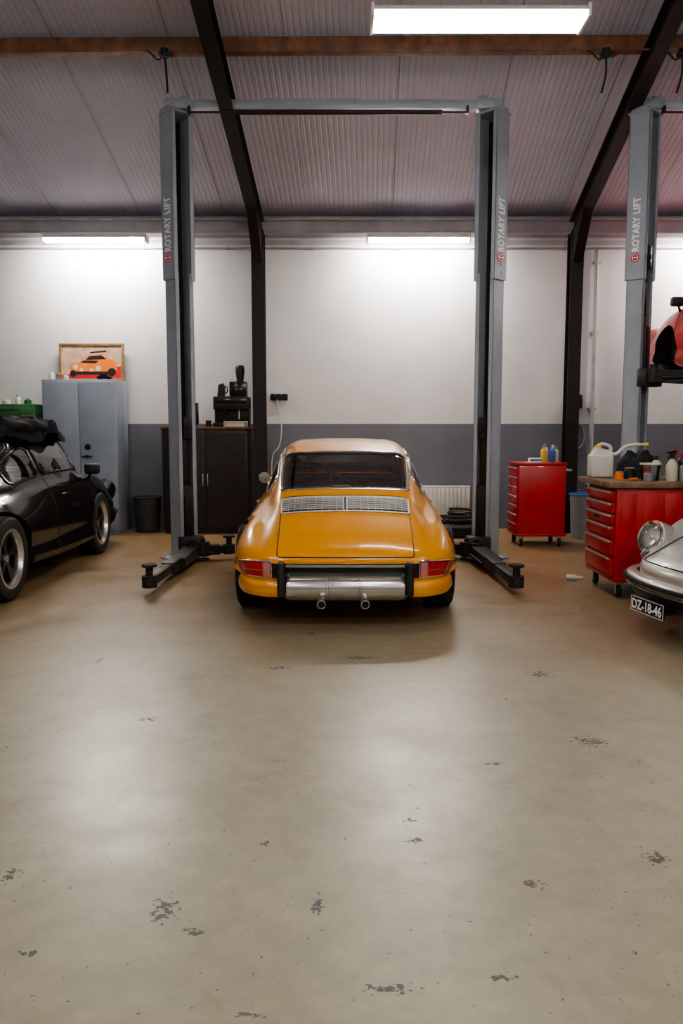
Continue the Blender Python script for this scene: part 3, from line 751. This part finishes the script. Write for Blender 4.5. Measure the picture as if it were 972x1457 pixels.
def lift(cx,cz,arms,label,padz=.09,az=.11,th_=.11):
    T=thing('vehicle_lift',(cx,8.22,0),label=label,category='car lift',group='two-post vehicle lifts')
    column(T,-1.565,-1,cz,th_); column(T,1.565,1,cz,th_)
    b=B(); b.box((-1.60,-.055,4.475),(1.60,.055,4.555),.006); b.box((-1.66,-.065,4.468),(-1.40,.065,4.565),.008); b.box((1.40,-.065,4.468),(1.66,.065,4.565),.008)
    b.box((-.7,-.062,4.47),(.25,.062,4.56),.004)
    for xx in (-1.58,-1.45,-.65,.2,1.45,1.58): b.cyl((xx,-.08,4.52),(xx,-.05,4.52),.012,seg=6)
    b.box((-1.5,-.03,4.55),(-1.42,.03,4.60),.005); b.box((1.42,-.03,4.55),(1.5,.03,4.60),.005)
    b.obj('crossbeam','liftgrey',T)
    b=B(); b.cyl((-1.42,-.09,4.42),(1.30,-.09,4.42),.010,seg=10); b.cyl((-1.1,-.09,4.42),(1.05,-.09,4.42),.024,seg=14)
    for xx in (-1.42,1.30): b.box((xx-.012,-.10,4.41),(xx+.012,-.04,4.48))
    b.obj('shutoff_bar','armblack',T)
    for p0,p1 in arms: arm(T,p0,p1,az+cz,padz)
    for x0 in (-1.60,1.36):
        b=B(); b.box((x0,-.16,.02+cz),(x0+.24,.0,.20+cz),.01); b.obj('arm_bracket','armblack',T)
    return T
lift(-.07,.05,[((-1.45,-.20),(-1.50,-1.80)),((-1.36,-.12),(-1.10,-.02)),((1.45,-.20),(1.50,-1.80)),((1.36,-.12),(1.05,.35))],'grey two-post vehicle lift straddling the yellow car, arms on floor',padz=.14,az=.06,th_=.112)
lift(4.57,1.75,[((-1.45,-.15),(-.62,.55)),((-1.40,-.20),(-.6,-.9)),((1.45,-.15),(.6,.55)),((1.40,-.20),(.6,-.9))],'grey two-post vehicle lift holding the red car raised',padz=.20,az=.12,th_=.076)

# ------------------------------------------------------------------ wall furniture
T=thing('metal_cabinet',(-3.32,10.42,0),label='light blue-grey steel two-door cabinet against the wall',category='cabinet')
b=B(); b.box((-.465,-.26,.04),(.465,.28,1.97),.006); b.box((-.45,-.24,0),(.45,.26,.05)); b.obj('body','cabgrey',T)
for a,c in ((-.455,-.004),(.004,.455)):
    b=B(); b.box((a,-.278,.07),(c,-.258,1.94),.004); d=b.obj('door','cabgrey',T)
b=B(); b.cyl((.10,-.30,1.12),(.10,-.275,1.12),.035); b.obj('lock','blackp',d)
b=B(); b.cyl((.09,-.32,1.0),(.09,-.275,1.0),.02); b.box((.03,-.33,.99),(.16,-.315,1.01),.004); b.obj('handle','blackp',d)
b=B(); b.box((.38,-.281,1.87),(.43,-.277,1.92)); b.obj('sticker','paper',d)
T=thing('framed_painting',(-3.30,10.64,1.972),label='framed painting of an orange car leaning above the grey cabinet',category='painting')
rt=Matrix.Rotation(R(-6),4,'X')
b=B(); W_,H_=.86,.50
for a,c in (((-W_/2,-.02,0),(W_/2,.01,.035)),((-W_/2,-.02,H_-.035),(W_/2,.01,H_)),((-W_/2,-.02,.03),(-W_/2+.035,.01,H_-.03)),((W_/2-.035,-.02,.03),(W_/2,.01,H_-.03))): b.box(a,c,.004)
b.xf(rt); b.obj('frame','gold',T)
b=B(); b.box((-W_/2+.03,-.008,.03),(W_/2-.03,.002,H_-.03))
y_=-.0095
def poly(pts): 
    b.bm.faces.new([b.bm.verts.new((x,y_,z)) for x,z in pts]); b._fin()
b.m(1); poly([(-.39,.04),(.39,.04),(.39,.20),(.1,.15),(-.39,.08)])
y_=-.0105; b.m(2); poly([(-.29,.12),(-.27,.22),(-.12,.27),(-.05,.34),(.14,.36),(.24,.30),(.33,.25),(.34,.14),(.2,.085),(-.2,.08)])
y_=-.0115; b.m(3); poly([(-.08,.28),(-.03,.33),(.13,.345),(.20,.29)]); poly([(-.22,.085),(.22,.085),(.26,.13),(-.24,.13)]); poly([(.20,.39),(-.02,.375),(-.02,.385),(.20,.41)])
poly([(-.15,.245),(.05,.235),(.10,.27),(-.10,.275)])
y_=-.0118
def disc2(x,z,r): poly([(x+r*math.cos(i*math.pi/8),z+r*math.sin(i*math.pi/8)) for i in range(16)])
b.m(3); disc2(-.24,.10,.045); disc2(.27,.12,.055)
y_=-.0125; b.m(4); disc2(-.21,.19,.034); disc2(.09,.17,.036); disc2(-.13,.15,.022); disc2(.0,.15,.022)
b.xf(rt); b.obj('canvas',['canvas','redp','orangep','blackp','cream'],T,recalc=False)
def bottle(name,loc,r,h,body,cap,label,cat,group=None,neck=.4,caph=.18):
    T=thing(name,loc,0,label=label,category=cat)
    if group: T['group']=group
    b=B(); b.lathe([(0,0),(r*.92,0),(r,h*.02),(r,h*(1-caph)*.82),(r*.8,h*(1-caph)*.93),(r*neck,h*(1-caph)),(0,h*(1-caph))],(0,0,0),(0,0,1),24); b.obj('body',body,T)
    b=B(); b.lathe([(0,h*(1-caph)),(r*(neck+.08),h*(1-caph)),(r*(neck+.06),h*.98),(r*neck*.8,h),(0,h)],(0,0,0),(0,0,1),20); b.obj('cap',cap,T)
    return T
bottle('bottle',(-3.70,10.28,1.97),.035,.11,'whitep','whitep','small white bottle on the grey cabinet','bottle')
bottle('bottle',(-3.60,10.26,1.97),.03,.09,'clearp','cream','small clear bottle on the grey cabinet','bottle')
bottle('bottle',(-3.52,10.30,1.97),.03,.07,'whitep','redp','small white jar on the grey cabinet','bottle')
T=thing('model_car',(-3.02,10.28,1.97),0,label='tiny dark model car on the grey cabinet',category='toy')
b=B(); b.prism([(-.09,-.03,.012),(.09,-.03,.012),(.095,-.03,.035),(.05,-.03,.042),(.03,-.03,.07),(-.04,-.03,.07),(-.07,-.03,.045),(-.095,-.03,.04)],(0,.07,0)); b.obj('body','blackgloss',T)
for xx in (-.055,.055):
    b=B(); b.cyl((xx,-.035,.016),(xx,.045,.016),.016,seg=16); b.obj('wheel','rubber',T)
T=thing('tool_chest',(-4.35,10.40,0),label='green steel tool chest on legs beside the grey cabinet',category='tool chest')
b=B(); b.box((-.48,-.26,.10),(.48,.26,1.66),.008); b.obj('body','green',T)
for k in range(8):
    b=B(); z=.16+k*.185; b.box((-.45,-.275,z),(.45,-.258,z+.165),.004); d=b.obj('drawer','green',T)
    b=B(); b.box((-.3,-.295,z+.125),(.3,-.273,z+.14),.003); b.obj('handle','blackp',d)
for a in (-.42,.42):
    for c in (-.2,.2):
        b=B(); b.cyl((a,c,0),(a,c,.105),.03); b.obj('foot','blackp',T)
for i,(dx,r,h,m1,m2,n) in enumerate([(-.1,.04,.10,'greyp','redp','paint tin'),(.05,.05,.07,'cream','yellowp','cream tub'),(.2,.035,.12,'whitep','greyp','white bottle'),(.33,.045,.08,'green','greyp','green can')]):
    bottle('bottle' if 'bottle' in n else 'can',(-4.35+dx,10.3,1.66),r,h,m1,m2,'small '+n+' on the green tool chest','container')
T=thing('sideboard_cabinet',(-1.745,10.46,0),label='dark brown wooden two-door cabinet against the grey wall',category='cabinet')
b=B(); b.box((-.55,-.25,.05),(.55,.26,1.345)); b.box((-.53,-.23,0),(.53,.24,.06)); b.obj('body','cabbrown',T)
b=B(); b.box((-.57,-.275,1.345),(.57,.26,1.375),.003); b.obj('top','wood',T)
for a,c,hx_ in ((-.54,-.003,-.03),(.003,.54,.03)):
    b=B(); b.box((a,-.268,.07),(c,-.248,1.33),.002)
    for k in range(40): b.box((a+.02,-.272,.10+k*.03),(c-.02,-.265,.118+k*.03))
    d=b.obj('door','cabbrown',T)
    b=B(); b.box((hx_-.006,-.29,.62),(hx_+.006,-.265,.78),.003); b.obj('handle','alu',d)
b=B(); b.box((-2.03,10.26,1.40),(-1.83,10.29,1.68),.006); b.box((-2.015,10.256,1.42),(-1.845,10.262,1.66)); b.box((-1.95,10.28,1.378),(-1.91,10.31,1.5)); b.box((-2.0,10.24,1.375),(-1.86,10.36,1.387),.004); b.obj('monitor',['blackgloss'],label='small black flat monitor standing on the dark cabinet',category='monitor')
T=thing('coffee_machine',(-1.42,10.42,1.375),label='black boxy coffee machine standing on the dark cabinet',category='coffee machine')
b=B(); b.box((-.225,-.14,0),(.225,.16,.05),.008); b.box((-.225,-.02,.04),(.225,.16,.38),.01); b.box((-.225,-.14,.22),(.225,.16,.385),.012)
b.obj('body','blackp',T)
b=B(); b.cyl((-.08,-.08,.17),(-.08,-.08,.23),.035); b.tube([(-.08,-.10,.19),(-.08,-.19,.185)],.010,8); b.obj('brew_handle','blackgloss',T)
b=B(); b.box((-.2,-.147,.30),(.2,-.135,.36),.003); b.obj('display','blackgloss',T)
b=B(); b.tube([(.10,-.08,.22),(.10,-.09,.10)],.009,8); b.obj('steam_pipe','alu',T)
T=thing('coffee_grinder',(-1.33,10.41,1.761),label='black coffee grinder with rounded hopper on the coffee machine',category='grinder')
b=B(); b.box((-.11,-.09,0),(.11,.09,.19),.012); b.box((-.06,-.11,.03),(.06,-.085,.12),.006); b.obj('body','blackgloss',T)
b=B(); b.lathe([(0,.185),(.05,.185),(.045,.21),(.058,.30),(.058,.37),(.045,.40),(0,.405)],(.02,0,0),(0,0,1),24); b.obj('hopper','blackp',T)
T=thing('milk_jug',(-1.55,10.36,1.761),label='small black angular jug on the coffee machine',category='jug')
b=B(); b.prism([(-.045,-.04,0),(.045,-.04,0),(.05,-.04,.12),(.03,-.04,.17),(-.03,-.04,.15)],(0,.08,0)); b.tube([(.045,0,.13),(.085,0,.12),(.08,0,.06),(.045,0,.04)],.008,8); b.obj('body','blackp',T)
T=thing('paper_tray',(-1.36,10.235,1.375),label='white desk tray holding papers on the dark cabinet',category='tray')
b=B(); b.box((-.14,-.05,.0),(.16,.03,.012),.002)
for xx in (-.135,.155): b.box((xx-.005,-.05,.0),(xx+.005,.03,.07),.002)
b.box((-.14,.022,0),(.16,.03,.07)); b.box((-.14,-.05,.055),(.16,.03,.065),.002); b.obj('body','whitep',T)
b=B(); b.box((-.12,-.045,.010),(.13,.02,.05)); b.obj('papers','paper',T)
T=thing('mug',(-1.70,10.235,1.375),label='small dark mug on the dark cabinet',category='mug')
b=B(); b.lathe([(0,0),(.033,0),(.036,.08),(.031,.08),(.029,.01),(0,.01)],(0,0,0),(0,0,1),20); b.tube([(.035,0,.065),(.06,0,.055),(.06,0,.03),(.035,0,.02)],.005,8); b.obj('body','blackp',T)
for i in range(3):
    x=-.91+i*.078
    T=thing('wall_socket',(x,10.735,1.77),label='black wall socket above the grey wall band',category='socket',group='row of black wall sockets')
    b=B(); b.box((-.036,-.03,-.042),(.036,.014,.042),.006); b.obj('housing','blackp',T)
    b=B(); b.lathe([(.03,.0),(.03,.006),(.022,.006),(.018,.0)],(0,-.03,0),(0,-1,0),20); b.obj('socket_ring','blackgloss',T)
b=B(); b.tube(smooth_path([(-.86,10.70,1.73),(-.81,10.68,1.5),(-.80,10.66,1.32),(-.83,10.62,1.12),(-.91,10.58,1.0),(-.93,10.56,.7),(-.93,10.56,.01)]),.007,8); b.obj('power_cable','whitep',label='white power cable hanging from the wall socket',category='cable')
T=thing('radiator',(1.0,10.66,.20),label='white panel radiator on the grey wall behind the cars',category='radiator')
b=B(); b.box((-.72,-.04,0),(.72,-.03,.38),.003); b.box((-.72,.02,0),(.72,.035,.38),.004)
for k in range(26): b.box((-.705+k*.055,-.075,.02),(-.677+k*.055,-.038,.36),.006)
b.box((-.72,-.055,.372),(.72,.035,.39),.002); b.box((-.5,.03,.1),(-.46,.088,.3)); b.box((.46,.03,.1),(.5,.088,.3)); b.obj('panel','white',T)
b=B(); b.tube([(.70,-.01,.06),(.80,-.01,.06),(.80,-.01,-.20)],.011,8); b.cyl((.72,-.01,.06),(.78,-.01,.06),.02); b.obj('valve_pipe','white',T)
def bin_(loc,r,h,m1,m2,label):
    T=thing('trash_bin',loc,0,label=label,category='bin')
    b=B(); b.lathe([(0,.0),(r*.82,0),(r*.84,.02),(r,h),(r*.97,h),(r*.8,.03),(0,.03)],(0,0,0),(0,0,1),32); b.obj('body',m1,T)
    b=B(); b.tube([(math.cos(a)*r*1.01,math.sin(a)*r*1.01,h) for a in [2*math.pi*i/32 for i in range(32)]],.012,8,True); b.obj('rim',m2,T)
    b=B(); b.lathe([(0,h*.9),(r*.5,h*.93),(r*.9,h*.86)],(0,0,0),(0,0,1),16); b.obj('liner',m2,T)
bin_((-2.56,10.45,0),.18,.46,'bingrey','bingrey','dark grey round waste bin on the floor by the wall')
bin_((2.96,9.75,0),.15,.55,'greyp','bluep','blue-grey plastic bin beside the red tool cart')
T=thing('spare_tire',(1.50,10.05,.0),label='black spare tire lying on the floor by the wall',category='tire')
b=B(); b.lathe([(.19,.0),(.28,.0),(.31,.03),(.31,.13),(.28,.16),(.19,.16),(.18,.13),(.18,.03)],(0,0,0),(0,0,1),40,closed=True); b.obj('tire','rubber',T)
T=thing('coiled_hose',(1.52,10.02,.16),label='brown coiled hose lying on the spare tire',category='hose')
b=B(); pts=[]
for i in range(90):
    a=i*.25; pts.append((math.cos(a)*(.20-.0006*i),math.sin(a)*(.20-.0006*i),.02+.0018*i))
b.tube(pts,.018,8); b.obj('hose','cabbrown',T)
b=B(); b.cyl((3.34,10.70,0),(3.34,10.70,3.67),.03,seg=16)
for z in (.6,1.6,2.6,3.5): b.box((3.29,10.69,z),(3.39,10.75,z+.03))
b.obj('drain_pipe','pipe',label='light grey vertical pipe on the rear wall',category='pipe')
b=B(); b.box((3.06,10.66,1.62),(3.20,10.74,1.80),.01); b.obj('junction_box','blackp',label='small black electrical box on the rear wall',category='junction box')
b=B(); pts=[(3.13+math.cos(a)*.10,10.68-.001*i,1.25+math.sin(a)*.17) for i,a in enumerate([k*.3 for k in range(64)])]
b.tube([(3.13,10.70,1.60),(3.14,10.69,1.48)]+pts,.008,6); b.obj('hanging_cable','greyp',label='grey cable coil hanging on the rear wall',category='cable')
b=B(); b.tube(smooth_path([(3.26,10.70,1.2),(3.3,10.4,.6),(3.25,9.9,.3),(3.2,9.6,.012),(3.0,9.3,.010)]),.006,6); b.obj('air_hose','bluep',label='thin blue air hose trailing down to the floor',category='hose')

# ------------------------------------------------------------------ red tool cart
def caster(parent,x,y,r=.045):
    b=B(); b.box((x-.03,y-.03,r*2+.005),(x+.03,y+.03,r*2+.045)); b.box((x-.025,y-.012,r*.6),(x-.019,y+.012,r*2+.01)); b.box((x+.019,y-.012,r*.6),(x+.025,y+.012,r*2+.01)); b.cyl((x-.028,y,r),(x+.028,y,r),.008,seg=10)
    b.m(1); b.lathe([(.008,-.016),(r*.9,-.016),(r,-.010),(r,.010),(r*.9,.016),(.008,.016)],(x,y,r),(1,0,0),28); b.obj('caster',['alu','rubber'],parent)
T=thing('tool_cart',(2.29,9.30,0),label='red steel tool cart with drawers on casters',category='tool cart')
b=B(); b.box((-.27,-.24,.12),(.27,.24,.935),.008); b.box((-.28,-.25,.93),(.28,.25,.965),.008); b.box((-.285,-.255,.12),(.285,.255,.15),.005); b.obj('body','redbox',T)
for k in range(7):
    z=.17+k*.107; b=B(); b.box((-.288,-.215,z),(-.268,.215,z+.098),.003); d=b.obj('drawer','redbox',T)
    b=B(); b.box((-.30,-.20,z+.078),(-.286,.20,z+.092),.003); b.obj('handle','alu',d)
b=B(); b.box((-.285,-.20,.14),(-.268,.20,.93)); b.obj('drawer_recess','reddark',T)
for a in (-.22,.22):
    for c in (-.19,.19): caster(T,a,c)
b=B(); b.tube([(.27,-.22,.88),(.33,-.22,.88),(.33,.22,.88),(.27,.22,.88)],.011,8); b.obj('push_handle','alu',T)
GR='spray cans on the red tool cart'
bottle('spray_can',(2.33,9.2,.965),.032,.19,'yellowp','orangep','yellow spray can on the red tool cart','spray can',GR)
bottle('spray_can',(2.44,9.22,.965),.032,.20,'bluep','whitep','blue spray can on the red tool cart','spray can',GR)
bottle('spray_can',(2.38,9.33,.965),.032,.21,'whitep','greyp','white spray can on the red tool cart','spray can',GR)
bottle('spray_can',(2.50,9.30,.965),.030,.18,'cream','greyp','cream spray can on the red tool cart','spray can',GR)
T=thing('cardboard_box',(2.22,9.14,.972),R(8),label='small white and blue box on the red tool cart',category='box')
b=B(); b.box((-.07,-.04,0),(.07,.04,.045),.002); b.obj('carton','paper',T); b=B(); b.box((-.071,-.041,.012),(.071,-.02,.032)); b.obj('printed_band','bluep',T)
b=B(); b.box((2.10,9.08,.966),(2.29,9.165,.971)); b.obj('paper_sheet','paper',label='sheet of paper lying on the red tool cart',category='paper')

# ------------------------------------------------------------------ workbench
T=thing('tool_cabinet',(2.45,6.60,0),label='red steel drawer tool cabinet on casters under the wooden worktop',category='tool cabinet')
b=B(); b.box((-.28,-.35,.13),(.28,.36,.885),.008); b.box((-.285,-.355,.13),(.285,.365,.17),.005)
for k in range(3): b.box((-.24+k*.17,-.354,.22),(-.12+k*.17,-.348,.84),.001)
b.obj('body','redbox',T)
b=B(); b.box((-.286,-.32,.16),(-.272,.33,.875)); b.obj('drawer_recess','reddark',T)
for k,(z,h) in enumerate([(.18,.15),(.34,.13),(.48,.10),(.59,.085),(.685,.085),(.78,.085)]):
    b=B(); b.box((-.305,-.325,z),(-.277,.335,z+h-.008),.004); d=b.obj('drawer','redbox',T)
    b=B(); b.box((-.318,-.30,z+h-.03),(-.303,.31,z+h-.012),.003); b.obj('handle','alu',d)
    if k==3:
        b=B(); b.box((-.309,.0,z+.02),(-.304,.12,z+.05)); b.obj('name_plate','blackp',d)
for a in (-.22,.22):
    for c in (-.28,.30): caster(T,a,c,.05)
b=B(); b.box((2.09,6.20,.888),(3.25,7.02,.935),.005); b.obj('worktop','woodtop',label='worn brown wooden worktop covered with workshop supplies',category='worktop')
T=thing('bench_stand',(3.0,6.6,0),label='steel leg stand supporting the wooden worktop',category='stand')
b=B()
for a in (-.16,.2):
    for c in (-.32,.32): b.box((a-.02,c-.02,0),(a+.02,c+.02,.887))
b.box((-.18,-.34,.3),(.22,.34,.32)); b.obj('frame','pipe',T)
TZ=.935
T=thing('jerrycan',(2.22,6.82,TZ),label='translucent white jerrycan with a long curved spout on worktop',category='jerrycan')
b=B(); b.box((-.10,-.075,0),(.09,.075,.20),.025,seg=3); b.prism([(-.085,-.055,.19),(.08,-.055,.19),(.05,-.055,.235),(-.05,-.055,.255)],(0,.11,0)); b.tube(smooth_path([(.07,0,.19),(.075,0,.26),(.0,0,.285),(-.06,0,.24)]),.015,10); b.obj('body','whitep',T)
b=B(); b.tube(smooth_path([(.05,0,.22),(.12,-.02,.20),(.19,-.04,.265),(.28,-.06,.282),(.34,-.07,.282)]),[.016]*20+[.010]*5,10); b.obj('spout','whitep',T)
b=B(); b.cyl((.33,-.068,.282),(.37,-.077,.282),.014,seg=12); b.obj('spout_tip','yellowp',T)
b=B(); b.cyl((-.03,0,.245),(-.03,0,.275),.028,seg=16); b.obj('cap','yellowp',T)
b=B(); rows=[]
for i in range(14):
    ph=math.pi/2*i/13; row=[]
    for j in range(40):
        a=2*math.pi*j/40; k=math.sin(ph)**.6
        n_=mnoise.noise(V((math.cos(a)*2*k,math.sin(a)*2*k,5.)))+.5*mnoise.noise(V((math.cos(a)*6*k,math.sin(a)*6*k,1.)))
        row.append(V((2.53+.17*k*math.cos(a)*(1+.2*n_),6.84+.12*k*math.sin(a)*(1+.2*n_),TZ+.20*cosp(ph,.7)*(1+.35*n_)+.001)))
    rows.append(row)
b.grid(rows,closed=True).obj('rag_heap','cloth',label='heap of black rags and gloves on the worktop',category='rags',ang=60)
T=thing('plastic_tub',(2.49,6.42,TZ),label='clear plastic tub with lid on the worktop',category='tub')
b=B(); b.lathe([(0,.002),(.06,.002),(.075,.13),(.079,.13),(.065,0),(0,0)],(0,0,0),(0,0,1),28); b.obj('body','clearp',T)
b=B(); b.lathe([(.08,.128),(.083,.128),(.083,.14),(.0,.142)],(0,0,0),(0,0,1),28); b.obj('lid','whitep',T)
b=B(); b.lathe([(0,.004),(.058,.004),(.063,.05),(0,.05)],(0,0,0),(0,0,1),24); b.obj('contents','greyp',T)
def spray(loc,body,head,label):
    T=thing('spray_bottle',loc,R(20),label=label,category='spray bottle')
    b=B(); b.lathe([(0,0),(.042,0),(.045,.01),(.045,.12),(.03,.15),(.014,.17),(.014,.195),(0,.195)],(0,0,0),(0,0,1),24); b.obj('body',body,T)
    b=B(); b.cyl((0,0,.18),(0,0,.215),.018,seg=14); b.prism([(-.045,-.012,.235),(.03,-.012,.25),(.03,-.012,.212),(-.01,-.012,.21),(-.045,-.012,.22)],(0,.024,0)); b.tube([(-.02,0,.22),(-.035,0,.195),(-.03,0,.175)],.005,6); b.obj('trigger_head',head,T)
spray((2.72,6.54,TZ),'greyp','redp','grey spray bottle with red trigger on the worktop')
spray((2.62,6.32,TZ),'cream','blackp','cream spray bottle with black trigger on the worktop')
bottle('bottle',(2.63,6.66,TZ),.035,.19,'whitep','blackp','white bottle with black cap on the worktop','bottle')
bottle('bottle',(2.76,6.34,TZ),.03,.18,'greyp','bluep','grey bottle with blue cap on the worktop','bottle')
bottle('bottle',(2.82,6.60,TZ),.035,.22,'blackp','redp','black bottle with red cap on the worktop','bottle')
bottle('bottle',(2.56,6.50,TZ),.028,.15,'blackp','yellowp','small black bottle with yellow cap on the worktop','bottle')
bottle('bottle',(2.69,6.27,TZ),.026,.16,'greyp','blackp','slim grey bottle on the worktop edge','bottle')
bottle('can',(2.36,6.52,TZ),.045,.10,'blackp','greyp','black can on the worktop','can',neck=.8,caph=.1)
bottle('can',(2.27,6.50,TZ),.035,.07,'orangep','greyp','small orange tin on the worktop','can',neck=.8,caph=.1)
bottle('can',(2.42,6.28,TZ),.035,.08,'greyp','redp','small grey tin with red lid on the worktop','can',neck=.8,caph=.1)
bottle('jar',(2.40,6.68,TZ),.03,.12,'clearp','blackp','small clear jar with black lid on the worktop','jar',neck=.8,caph=.15)
T=thing('screwdriver',(2.30,6.36,TZ+.012),R(30),label='orange-handled screwdriver lying on the worktop',category='tool')
b=B(); b.cyl((0,0,0),(.09,0,0),.011,.013,10); b.obj('handle','orangep',T); b=B(); b.cyl((-.1,0,0),(.002,0,0),.004,seg=8); b.obj('shaft','alu',T)
T=thing('plastic_fitting',(2.10,7.05,.0),label='small white plastic piece on the floor by the tool cabinet',category='plastic piece')
b=B(); b.cyl((-.08,0,.025),(.0,-.02,.025),.025,seg=16); b.cyl((-.005,-.018,.025),(.06,-.03,.025),.012,seg=12); b.obj('fitting','whitep',T)

def drop(x,label):
    T=thing('hanging_cable',(x,7.68,4.74),label=label,category='cable')
    b=B(); b.tube(smooth_path([(0,0,0.02),(.01,.02,-.15),(0,.1,-.28)]),.010,8); b.tube(smooth_path([(0,0,.02),(-.06,0,-.03),(-.12,0,.02),(-.16,.03,.06)]),.008,8); b.obj('cord','blackp',T)
    b=B(); b.cyl((0,0,-.01),(0,0,.065),.035,seg=16); b.box((-.05,-.03,.0),(.08,.03,.03),.006); b.obj('plug','blackp',T)
    b=B(); b.cyl((.075,0,.015),(.10,0,.015),.016,seg=12); b.obj('plug_tip','redp',T)
drop(-1.62,'black power cord with plug hanging from the timber beam')
drop(2.42,'black power cord with red plug hanging from the timber beam')
drop(3.12,'black power cord dropping from the timber beam to the lift')

# ------------------------------------------------------------------ world, camera
w=bpy.data.worlds.new('world'); SC.world=w; w.use_nodes=True
w.node_tree.nodes['Background'].inputs[0].default_value=(.5,.5,.55,1); w.node_tree.nodes['Background'].inputs[1].default_value=.3
cam=bpy.data.cameras.new('camera'); co=bpy.data.objects.new('camera',cam); COL.objects.link(co)
co.location=(0,0,1.35); co.rotation_euler=(R(90-5.97),0,0)
cam.sensor_fit='VERTICAL'; cam.sensor_height=36; cam.lens=1133/1457*36
SC.camera=co
